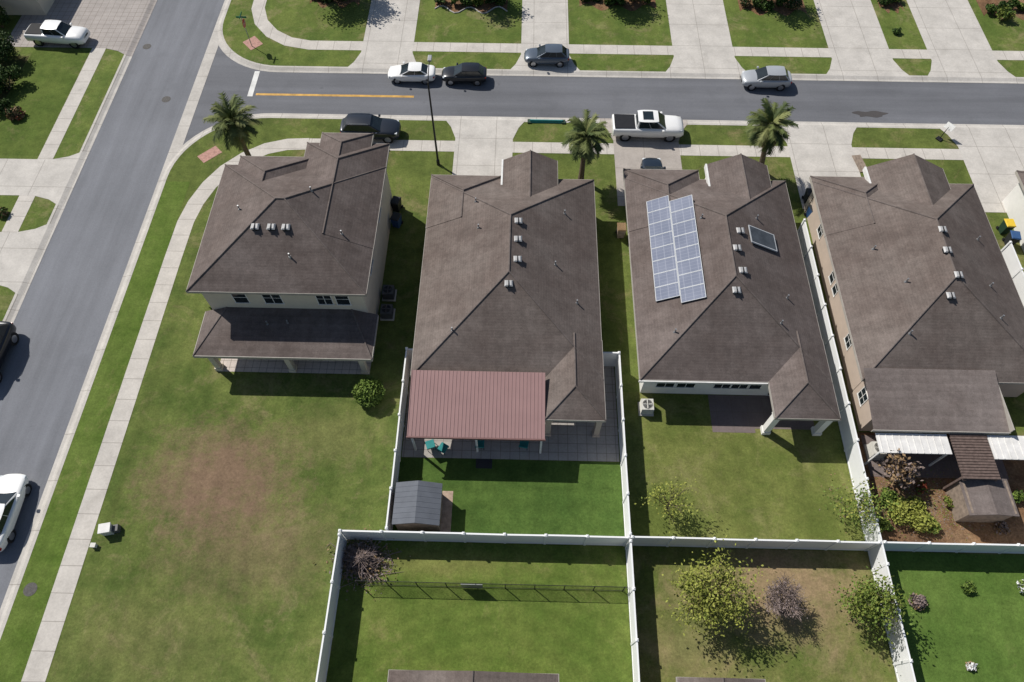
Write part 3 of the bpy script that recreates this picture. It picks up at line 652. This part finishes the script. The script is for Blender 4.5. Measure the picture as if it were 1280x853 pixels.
for j,(a,b,y0) in enumerate(((-20.5,-15.8,59.8),(-8.6,-1.8,59.3),(5.0,12.2,60.0),(20,26.2,59.6),(33.2,35.4,60.2),(42.6,48,59.4))):
    n=18; pts=[(a,63)]+[(a+(b-a)*i/n,y0+.5*math.sin(i*.9)+.35*(abs(i-n/2)/n)) for i in range(n+1)]+[(b,63)]
    sheet('garden_bed',[pts],.006,mulch)
    if j==1:
        mb=MB(); mb.tube([(p[0],p[1],.04) for p in pts[1:-1]],.06,6); o=mb.build('bed_edging',concrete('edging_stone',(.45,.43,.40))); o["label"]='pale curved stone edging around mulched garden bed'; o["category"]='garden edging'
    x=a+.5
    while x<b-.3:
        rd=R.uniform(.45,.85); ms=R.choice([['lf1','lf2'],['lf1','lf2','lf3'],['lf2','ly1'],['dead','lf1'],['lf1','lf1','lf2']])
        bush('shrub','low garden shrub in mulched front bed','shrub',x,y0+R.uniform(.6,1.4),rd,R.uniform(.5,1.1),750,.11,ms,100+bi)["group"]='front bed shrubs'; bi+=1; x+=R.uniform(.8,1.4)
for i,(x,y) in enumerate(((-19.2,60.6),(-4.8,61.2),(7.6,60.9),(22.2,61.2),(-16.8,61.2))):
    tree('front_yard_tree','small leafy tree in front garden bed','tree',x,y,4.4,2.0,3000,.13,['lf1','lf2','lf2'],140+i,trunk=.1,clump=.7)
def litter(cx,cy,sx,sy,n,mats,seed):
    rr=random.Random(seed); mb=MB()
    for i in range(n):
        x=rr.gauss(cx,sx); y=rr.gauss(cy,sy); leafq(mb,(x,y,.02),.05,rr.randrange(len(mats)),rr,6.)
    o=mb.build('leaf_litter',mats); o["kind"]="stuff"
litter(-8.3,8.6,.55,.5,700,['dead','purple','twig'],1)
litter(24.5,13,2.2,1.0,2600,['dead','twig','dead','ly1'],3)
# ---------------- vehicles -----------------
def lerp(a,b,t): return a+(b-a)*t
PAINT={}
def paint(name,c,metal=.3):
    if name not in PAINT: PAINT[name]=plain('paint_'+name,c,.28,metal,.05,1.,.5,coat=.6)
    return PAINT[name]
SPEC={
'sedan':dict(L=4.7,W=1.86,st=[(-2.35,.55,.42,.74,.80),(-2.30,.76,.32,.86,.95),(-2.15,.89,.26,.94,1.02),(-1.8,.97,.22,.97,1.04),(-1.0,1,.2,.95,1.0),(.5,1,.2,.93,.98),(1.15,1,.2,.89,.95),(1.65,.97,.22,.83,.90),(2.0,.91,.25,.76,.83),(2.22,.79,.3,.67,.73),(2.35,.50,.38,.56,.62)],cab=(-2.0,1.3,-1.0,.15,.95,1.43),wb=1.38,wr=.34),
'hatch':dict(L=4.5,W=1.86,st=[(-2.25,.62,.42,.90,.98),(-2.2,.82,.32,.98,1.06),(-1.95,.94,.26,1.02,1.08),(-1.0,1,.25,1.0,1.06),(.5,1,.25,.99,1.05),(1.1,1,.25,.96,1.04),(1.55,.97,.27,.92,1.0),(1.9,.91,.3,.84,.92),(2.13,.79,.33,.75,.83),(2.25,.52,.42,.62,.70)],cab=(-2.16,1.2,-1.45,.1,1.03,1.60),wb=1.32,wr=.36),
'suv':dict(L=4.9,W=1.97,st=[(-2.45,.66,.45,.95,1.04),(-2.40,.85,.34,1.05,1.13),(-2.15,.95,.28,1.08,1.15),(-1.0,1,.27,1.07,1.13),(.6,1,.27,1.06,1.12),(1.1,1,.27,1.04,1.12),(1.65,.98,.29,1.0,1.08),(2.1,.92,.31,.93,1.01),(2.36,.80,.34,.84,.92),(2.45,.56,.42,.72,.8)],cab=(-2.36,1.15,-1.75,.1,1.09,1.73),wb=1.47,wr=.40),
'pickup':dict(L=5.9,W=2.04,st=[(-2.95,.92,.5,1.12,1.2),(-2.9,.98,.42,1.18,1.24),(-1.0,1,.4,1.2,1.25),(.0,1,.35,1.2,1.25),(1.2,1,.35,1.18,1.27),(1.6,1,.35,1.16,1.26),(2.35,.98,.37,1.12,1.23),(2.75,.93,.4,1.04,1.15),(2.95,.80,.48,.88,.98)],cab=(-1.05,1.65,-.9,.65,1.2,1.92),wb=1.85,wr=.43)}
def car(name,label,col,rz,kind='sedan',cat='car',z=0.,pos=None,scale=1.,cover=False,sunroof=False,group='cars parked along the street'):
    S=SPEC[kind]; gx,gy=pos
    r=root(name,label,cat,(gx,gy,z),math.radians(rz),group); r.scale=(scale,)*3
    hw=S['W']/2; mb=MB(); vs=[];fs=[]
    for (x,wf,zb,bl,tp) in S['st']:
        w=hw*wf; half=[(0,zb),(w*.82,zb),(w*.95,zb+.1),(w,(zb+bl)/2),(w*.985,bl-.08),(w*.93,bl+.01),(w*.8,tp),(w*.4,tp+.03)]
        ring=[(a,b) for a,b in half]+[(0,tp+.04)]+[(-a,b) for a,b in half[:0:-1]]
        vs+=[(x,a,b) for a,b in ring]; n=len(ring)
    m=len(S['st'])
    for i in range(m-1):
        for k in range(n): fs.append((i*n+k,i*n+(k+1)%n,(i+1)*n+(k+1)%n,(i+1)*n+k))
    fs.append(tuple(range(n-1,-1,-1))); fs.append(tuple((m-1)*n+k for k in range(n)))
    mb.add(vs,fs); body=mb.build('body',col,r,smooth=True)
    if kind!='pickup': sb=body.modifiers.new('s','SUBSURF'); sb.levels=1; sb.render_levels=1
    else: body.modifiers.new('e','EDGE_SPLIT').split_angle=math.radians(50)
    x0,x1,x2,x3,zb,zr=S['cab']; wb_=hw*.95; wt=hw*.73
    c=MB(); xm=(x2+x3)/2
    V=[(x0,-wb_*.84,zb-.14),(x1,-wb_*.90,zb-.12),(x1,wb_*.90,zb-.12),(x0,wb_*.84,zb-.14),(x2,-wt*.9,zr-.04),(x3,-wt*.95,zr-.05),(x3,wt*.95,zr-.05),(x2,wt*.9,zr-.04)]
    c.add(V,[(0,1,5,4),(1,2,6,5),(2,3,7,6),(3,0,4,7),(4,5,6,7)])
    c.build('cabin',col,r,smooth=False,bevel=.07,seg=3)
    rp=MB(); N=6; vs=[]
    for i in range(N+1):
        x=lerp(x2-.05,x3+.08,i/N); 
        for j in range(7):
            y=lerp(-1,1,j/6); e=1-.12*abs(2*i/N-1)**3; vs.append((x,y*wt*.98*e,zr-.055+.085*(1-y*y)*(1-.55*(2*i/N-1)**2)+.014))
    rp.add(vs,[(i*7+j,(i+1)*7+j,(i+1)*7+j+1,i*7+j+1) for i in range(N) for j in range(6)]); rp.build('roof',col,r,smooth=True)
    def q(A,B,C,D,u0,u1,v0,v1,off,name,mat='glass'):
        A,B,C,D=[Vector(p) for p in (A,B,C,D)]
        def P(s,t): return (A.lerp(B,s)).lerp(D.lerp(C,s),t)
        nrm=(B-A).cross(D-A).normalized()*off
        g=MB(); pts=[P(u0,v0),P(u1,v0),P(u1,v1),P(u0,v1)]
        g.add([p+nrm for p in pts]+[p-nrm for p in pts],[(0,1,2,3),(7,6,5,4),(0,4,5,1),(1,5,6,2),(2,6,7,3),(3,7,4,0)]); return g.build(name,mat,r)
    q(V[1],V[2],V[6],V[5],.04,.96,.18,.96,.012,'windshield'); q(V[3],V[0],V[4],V[7],.06,.94,.25,.94,.012,'rear_window')
    for A,B,C,D in ((V[0],V[1],V[5],V[4]),(V[2],V[3],V[7],V[6])):
        rev=(A==V[2])
        cuts=[(.05,.34),(.355,.64),(.655,.94)] if kind in('suv','hatch') else [(.07,.49),(.505,.93)]
        if rev: cuts=[(1-b,1-a) for a,b in cuts]
        for a,b in cuts: q(A,B,C,D,a,b,.26,.94,.012,'side_window')
    if sunroof:
        s=MB(); s.box(xm-.42,xm+.42,-wt*.62,wt*.62,zr+.0,zr+.052); s.build('sunroof','glass',r)
    if kind=='suv':
        for sg in (-1,1): s=MB(); s.tube([(x2+.15,sg*wt*.9,zr-.02),(x2+.25,sg*wt*.9,zr+.04),(x3-.2,sg*wt*.9,zr+.04),(x3-.1,sg*wt*.9,zr-.03)],.02,5); s.build('roof_rail','galv',r)
    L=S['L']/2; st=S['st']; zf=st[-3][3]; zt=st[1][3]
    for sg in (-1,1):
        s=MB(); s.box(L-.44,L-.17,sg*hw*.68-.16,sg*hw*.68+.14,zf-.14,zf+.02); s.build('headlight','lamp',r,bevel=.04)
        s=MB(); s.box(-L+.05,-L+.22,sg*hw*.70-.15,sg*hw*.70+.13,zt-.22,zt-.04); s.build('taillight','tail',r,bevel=.02)
        s=MB(); s.box(x1-.58,x1-.40,sg*(hw+.06)-.1,sg*(hw+.06)+.1,zb+.0,zb+.14); s.build('mirror',col,r,bevel=.03)
        for sx in (-1,1):
            wr=S['wr']; xx=sx*S['wb']; yy=sg*(hw-.15)
            t=MB(); t.tube([(xx,sg*(hw-.3),wr+.0),(xx,sg*(hw-.035),wr+.0)],wr+.05,18); t.build('wheel_arch','dark',r)
            t=MB(); t.tube([(xx,yy-.12,wr),(xx,yy-.09,wr),(xx,yy+.09,wr),(xx,yy+.12,wr)],[wr-.05,wr,wr,wr-.05],18); 
            wh_=t.build('wheel','tyre',r)
            t=MB(); yo=yy+sg*.125; t.tube([(xx,yo-.004,wr),(xx,yo+.006,wr)],wr*.66,14); t.build('rim','rim',wh_)
    g=MB(); g.box(L-.12,L+.0,-hw*.42,hw*.42,zf-.34,zf-.18); g.build('grille','black',r)
    if kind=='pickup':
        g=MB()
        if cover: g.box(-2.82,-1.12,-hw*.8,hw*.8,1.25,1.31); g.build('bed_cover','black',r,bevel=.02)
        else:
            g.box(-2.82,-1.12,-hw*.78,hw*.78,1.22,1.30); g.build('bed_liner','dark',r)
    return r
wht=paint('white',(.78,.78,.77),0); blk=paint('black',(.014,.016,.020)); gry=paint('slate_blue_grey',(.10,.125,.16)); slv=paint('silver',(.40,.42,.44),.2)
RZ=-.12
car('parked_car','white sedan parked along the far kerb',wht,180,'sedan',z=RZ,pos=(G(516,92)[0],50.0),scale=.88)
car('parked_car','black compact car parked behind white sedan',blk,180,'hatch',z=RZ,pos=(G(581,94)[0],49.9),scale=.87)
car('parked_car','slate blue grey hatchback parked across driveway apron',gry,180,'hatch',z=.014,pos=(G(683,70)[0],52.3),scale=.88)
car('parked_car','silver hatchback parked along the far kerb',slv,180,'hatch',z=RZ,pos=(G(953,96)[0],49.9),scale=.93)
car('parked_car','large black sport utility vehicle parked beside grass verge',paint('dark_blue_black',(.018,.023,.032)),0,'suv',z=.012,pos=(G(466,166)[0],42.9),scale=.98)
car('pickup_truck','white crew cab pickup truck with dark bed cover and sunroof',wht,0,'pickup','pickup truck',z=.014,pos=(G(807,165)[0],43.6),scale=.97,cover=True,sunroof=True)
car('parked_car','dark blue sedan parked in driveway before garage',paint('navy',(.02,.03,.045)),90,'sedan',z=.014,pos=(G(812,203)[0],38.2),scale=.9)
car('pickup_truck','white pickup truck parked on paved driveway',wht,-4,'pickup','pickup truck',z=.014,pos=(G(79,50)[0],G(79,50)[1]-.2),scale=.89)
car('parked_car','white sedan parked against kerb of side road',wht,92,'sedan',z=RZ,pos=(-30.3,11.1))
car('parked_car','black sport utility vehicle parked on far side of road',blk,-90,'suv',z=-.05,pos=(-35.1,21.4))
# ---------------- street furniture -----------------
gx,gy=G(548,206); lp=root('street_lamp','tall dark grey street lamp on lawn beside driveway','street lamp',(gx,gy,0))
mb=MB(); mb.tube([(0,0,0),(0,0,.5),(0,0,.55),(0,0,8.0)],[.13,.13,.085,.06],10); mb.build('pole','black',lp)
mb=MB(); mb.tube([(0,0,7.8),(0,.4,8.15),(0,1.2,8.35),(0,1.9,8.35)],[.05,.04,.035,.03],8); mb.build('arm','black',lp)
mb=MB(); mb.box(-.14,.14,1.75,2.35,8.28,8.42); mb.build('lamp_head','galv',lp,bevel=.03)
def binn(u,v,c,lid,label):
    gx,gy=G(u,v); r=root('wheelie_bin',label,'bin',(gx,gy,.0),R.uniform(-.3,.3),'household bins beside houses'); mb=MB()
    mb.add([(-.24,-.27,.05),(.24,-.27,.05),(.24,.27,.05),(-.24,.27,.05),(-.3,-.36,1.02),(.3,-.36,1.02),(.3,.36,1.02),(-.3,.36,1.02)],[(0,3,2,1),(4,5,6,7),(0,1,5,4),(1,2,6,5),(2,3,7,6),(3,0,4,7)]); mb.build('tub',c,r)
    mb=MB(); mb.add([(-.33,-.4,1.03),(.33,-.4,1.03),(.33,.4,1.03),(-.33,.4,1.03),(-.28,-.34,1.1),(.28,-.34,1.1),(.28,.3,1.13),(-.28,.3,1.13)],[(0,3,2,1),(4,5,6,7),(0,1,5,4),(1,2,6,5),(2,3,7,6),(3,0,4,7)]); mb.build('lid',lid,r)
    for s in (-1,1): mb=MB(); mb.tube([(s*.29-.03,.3,.12),(s*.29+.03,.3,.12)],.12,12); mb.build('wheel','tyre',r)
MT['bgreen']=plain('bin_green',(.02,.05,.03),.6); MT['bblue']=plain('bin_blue',(.03,.08,.20),.6); MT['byel']=plain('bin_yellow',(.65,.45,.04),.6); MT['bblk']=plain('bin_black',(.025,.027,.03),.6)
binn(497,262,'bblk','bblk','dark wheeled bin beside cream house wall'); binn(497,282,'bblue','bblk','blue and black wheeled bin beside house wall'); binn(775,295,'wood','dead','tan lidded wheeled bin beside white house')
binn(1012,272,'bblue','bblk','blue wheeled bin with dark lid by fence'); binn(1252,290,'bgreen','byel','green wheeled bin with yellow lid by house'); binn(1259,305,'bblk','bblue','blue lidded wheeled bin beside house'); binn(1008,252,'bblk','bblk','dark wheeled bin by fence')
def ac(u,v,c,label,s=1.):
    gx,gy=G(u,v); r=root('air_conditioner',label,'air conditioner',(gx,gy,0),0,'outdoor cooling units'); r.scale=(s,s,s)
    mb=MB(); mb.box(-.5,.5,-.5,.5,0,.1); mb.build('base_pad',conc,r)
    mb=MB(); mb.box(-.4,.4,-.4,.4,.1,.85)
    for k in range(9): mb.box(-.412,.412,-.412,.412,.16+k*.075,.18+k*.075)
    mb.build('casing',c,r); mb=MB(); mb.tube([(0,0,.83),(0,0,.855)],.33,20); mb.build('fan_opening','dark',r)
    mb=MB()
    for k in range(4): a=k*math.pi/2; mb.tube([(0,0,.868),(math.cos(a)*.3,math.sin(a)*.3,.868)],[.03,.05],4)
    for q in (.12,.2,.28,.34): 
        mb.tube([(math.cos(t*.3927)*q,math.sin(t*.3927)*q,.88) for t in range(17)],.008,4)
    mb.build('fan_grille',c,r)
MT['acg']=plain('ac_grey',(.10,.10,.10),.5); MT['acw']=plain('ac_white',(.55,.54,.50),.5)
ac(807,512,'acw','pale air conditioning unit at white house corner',.95); ac(1092,566,'acw','pale air conditioning unit beside awning'); ac(487,370,'acg','dark grey air conditioning unit beside two-storey house',.95); ac(485,394,'acg','dark grey air conditioning unit beside two-storey house',.95)
gx,gy=G(137,664); ub=root('utility_box','pale beige utility cabinet on lawn beside footpath','utility box',(gx,gy,0),.2)
mb=MB(); mb.box(-.3,.3,-.25,.25,0,.6); mb.build('cabinet','acw',ub,bevel=.02); mb=MB(); mb.box(-.34,.34,-.29,.29,.605,.67); mb.build('lid','trimw',ub,bevel=.02); mb=MB(); mb.box(.35,.65,-.2,.2,0,.4); mb.build('junction_box','acg',ub,bevel=.02)
gx,gy=G(119,683); ub=root('utility_pedestal','short white utility marker on lawn','utility marker',(gx,gy,0)); mb=MB(); mb.box(-.12,.12,-.1,.1,0,.25); mb.build('post','trimw',ub); mb=MB(); mb.box(-.15,.15,-.13,.13,.252,.3); mb.build('cap','acw',ub)
gx,gy=G(315,58); ss=root('stop_sign','red octagonal stop sign with green street blades at corner','stop sign',(gx,gy,0))
mb=MB(); mb.tube([(0,0,0),(0,0,3.1)],.035,8); mb.build('pole','galv',ss)
MT['sred']=plain('sign_red',(.50,.02,.02),.4); MT['sgrn']=plain('sign_green',(.01,.17,.08),.4)
mb=MB(); o8=[(.04,.38*math.cos(math.radians(22.5+45*k)),2.3+.38*math.sin(math.radians(22.5+45*k))) for k in range(8)]; mb.add(o8+[(.06,b,c) for a,b,c in o8],[tuple(range(7,-1,-1)),tuple(range(8,16))]+[(k,(k+1)%8,8+(k+1)%8,8+k) for k in range(8)]); pl_=mb.build('sign_plate','sred',ss)
tc=bpy.data.curves.new('t','FONT'); tc.body='STOP'; tc.size=.26; tc.align_x='CENTER'; tc.align_y='CENTER'; tc.extrude=.002; to=bpy.data.objects.new('t',tc); COL.objects.link(to); bpy.context.view_layer.update()
me=bpy.data.meshes.new_from_object(to); bpy.data.objects.remove(to); me.materials.clear(); me.materials.append(MT['frame'])
lt=bpy.data.objects.new('lettering',me); COL.objects.link(lt); lt.parent=pl_; lt.location=(.066,0,2.3); lt.rotation_euler=(math.pi/2,0,math.pi/2)
mb=MB(); mb.box(-.45,.45,-.01,.01,2.82,2.98); mb.box(-.01,.01,-.45,.45,3.0,3.16); mb.build('street_name_blade','sgrn',ss)
gx,gy=G(1177,172); bh=root('basketball_hoop','small portable basketball hoop with white backboard at kerb','basketball hoop',(gx,gy,0),-.9); bh.scale=(.8,.8,.62)
mb=MB(); mb.box(-.3,.3,-.7,-.2,0,.18); mb.build('base','black',bh,bevel=.04); mb=MB(); mb.tube([(0,-.4,.1),(0,-.2,1.3),(0,0,1.7)],.04,8); mb.build('pole','black',bh)
mb=MB(); mb.add([(-.45,0,1.4),(.45,0,1.4),(.45,.4,2.0),(-.45,.4,2.0),(-.45,.06,1.36),(.45,.06,1.36),(.45,.46,1.96),(-.45,.46,1.96)],[(0,3,2,1),(4,5,6,7),(0,1,5,4),(1,2,6,5),(2,3,7,6),(3,0,4,7)]); mb.build('backboard','frame',bh); mb=MB(); mb.tube([(.22*math.cos(t*.4488),.42+.22*math.sin(t*.4488),1.5) for t in range(15)],.012,5); mb.build('rim','tail',bh)
gx,gy=G(683,153); kb=root('kerb_barrier','long low teal plastic barrier lying on grass at kerb','plastic barrier',(gx,gy,0))
mb=MB(); mb.add([(-1.4,-.12,0),(1.4,-.12,0),(1.4,.12,0),(-1.4,.12,0),(-1.35,-.04,.25),(1.35,-.04,.25),(1.35,.04,.25),(-1.35,.04,.25)],[(0,3,2,1),(4,5,6,7),(0,1,5,4),(1,2,6,5),(2,3,7,6),(3,0,4,7)]); mb.build('rail','teal',kb)
for s in (-1,1): mb=MB(); mb.box(s*1.42-.15,s*1.42+.15,-.2,.2,0,.12); mb.build('foot','bgreen',kb)
gx,gy=G(1075,205); tp=root('timber_planks','short brown timber planks laid beside driveway','timber planks',(gx,gy,0),.15)
for k in range(3): mb=MB(); mb.box(-.35+k*.24,-.13+k*.24,-.9,.9,.015,.06); mb.build('plank','wood',tp)
def chair(u,v,rz,label):
    gx,gy=G(u,v,.4); r=root('patio_chair',label,'chair',(gx,gy,.012),math.radians(rz),'patio chairs')
    mb=MB(); mb.box(-.27,.27,-.27,.27,.4,.47); mb.build('seat','teal',r,bevel=.02); mb=MB(); mb.add([(-.27,.25,.45),(.27,.25,.45),(.27,.3,.45),(-.27,.3,.45),(-.27,.4,.95),(.27,.4,.95),(.27,.45,.95),(-.27,.45,.95)],[(0,3,2,1),(4,5,6,7),(0,1,5,4),(1,2,6,5),(2,3,7,6),(3,0,4,7)]); mb.build('backrest','teal',r)
    for a in (-.24,.24):
        for b in (-.24,.24): mb=MB(); mb.tube([(a,b,0),(a,b,.4)],.02,6); mb.build('leg','black',r)
for u,v,a in ((538,556,200),(554,560,150),(600,555,180),(655,555,170)): chair(u,v,a,'teal cushioned patio chair under metal cover')
mt=MB(); gx,gy=G(605,580); mt.box(gx-.5,gx+.5,gy-.3,gy+.3,.005,.03); o=mt.build('door_mat','bblk'); o["label"]='dark rectangular mat on grass at patio edge'; o["category"]='mat'
# ---------------- light, camera -----------------
sd=Vector((.78,-.60,-1)).normalized()
EL=math.degrees(math.asin(1/math.sqrt(1+.78**2+.60**2)))
L=bpy.data.lights.new('sun','SUN'); L.energy=5.0; L.angle=math.radians(.5); L.color=(1,.955,.885); lo=bpy.data.objects.new('sun',L); lo.rotation_euler=sd.to_track_quat('-Z','Y').to_euler(); COL.objects.link(lo)
w=bpy.data.worlds.new("World"); scn.world=w; w.use_nodes=True; nt=w.node_tree; bg=nt.nodes['Background']; sk=nt.nodes.new('ShaderNodeTexSky'); sk.sky_type='NISHITA'; sk.sun_disc=False
sk.sun_elevation=math.radians(EL); sk.sun_rotation=math.radians(-52); nt.links.new(sk.outputs[0],bg.inputs[0]); bg.inputs[1].default_value=.075
cam=bpy.data.cameras.new('camera'); co=bpy.data.objects.new('camera',cam); COL.objects.link(co); co.location=(0,0,H); co.rotation_euler=(math.radians(30),0,YAW); cam.sensor_width=36; cam.lens=36*F/1280; cam.clip_end=2000; scn.camera=co
scn.view_settings.view_transform='Standard'; scn.view_settings.look='None'; scn.view_settings.exposure=0
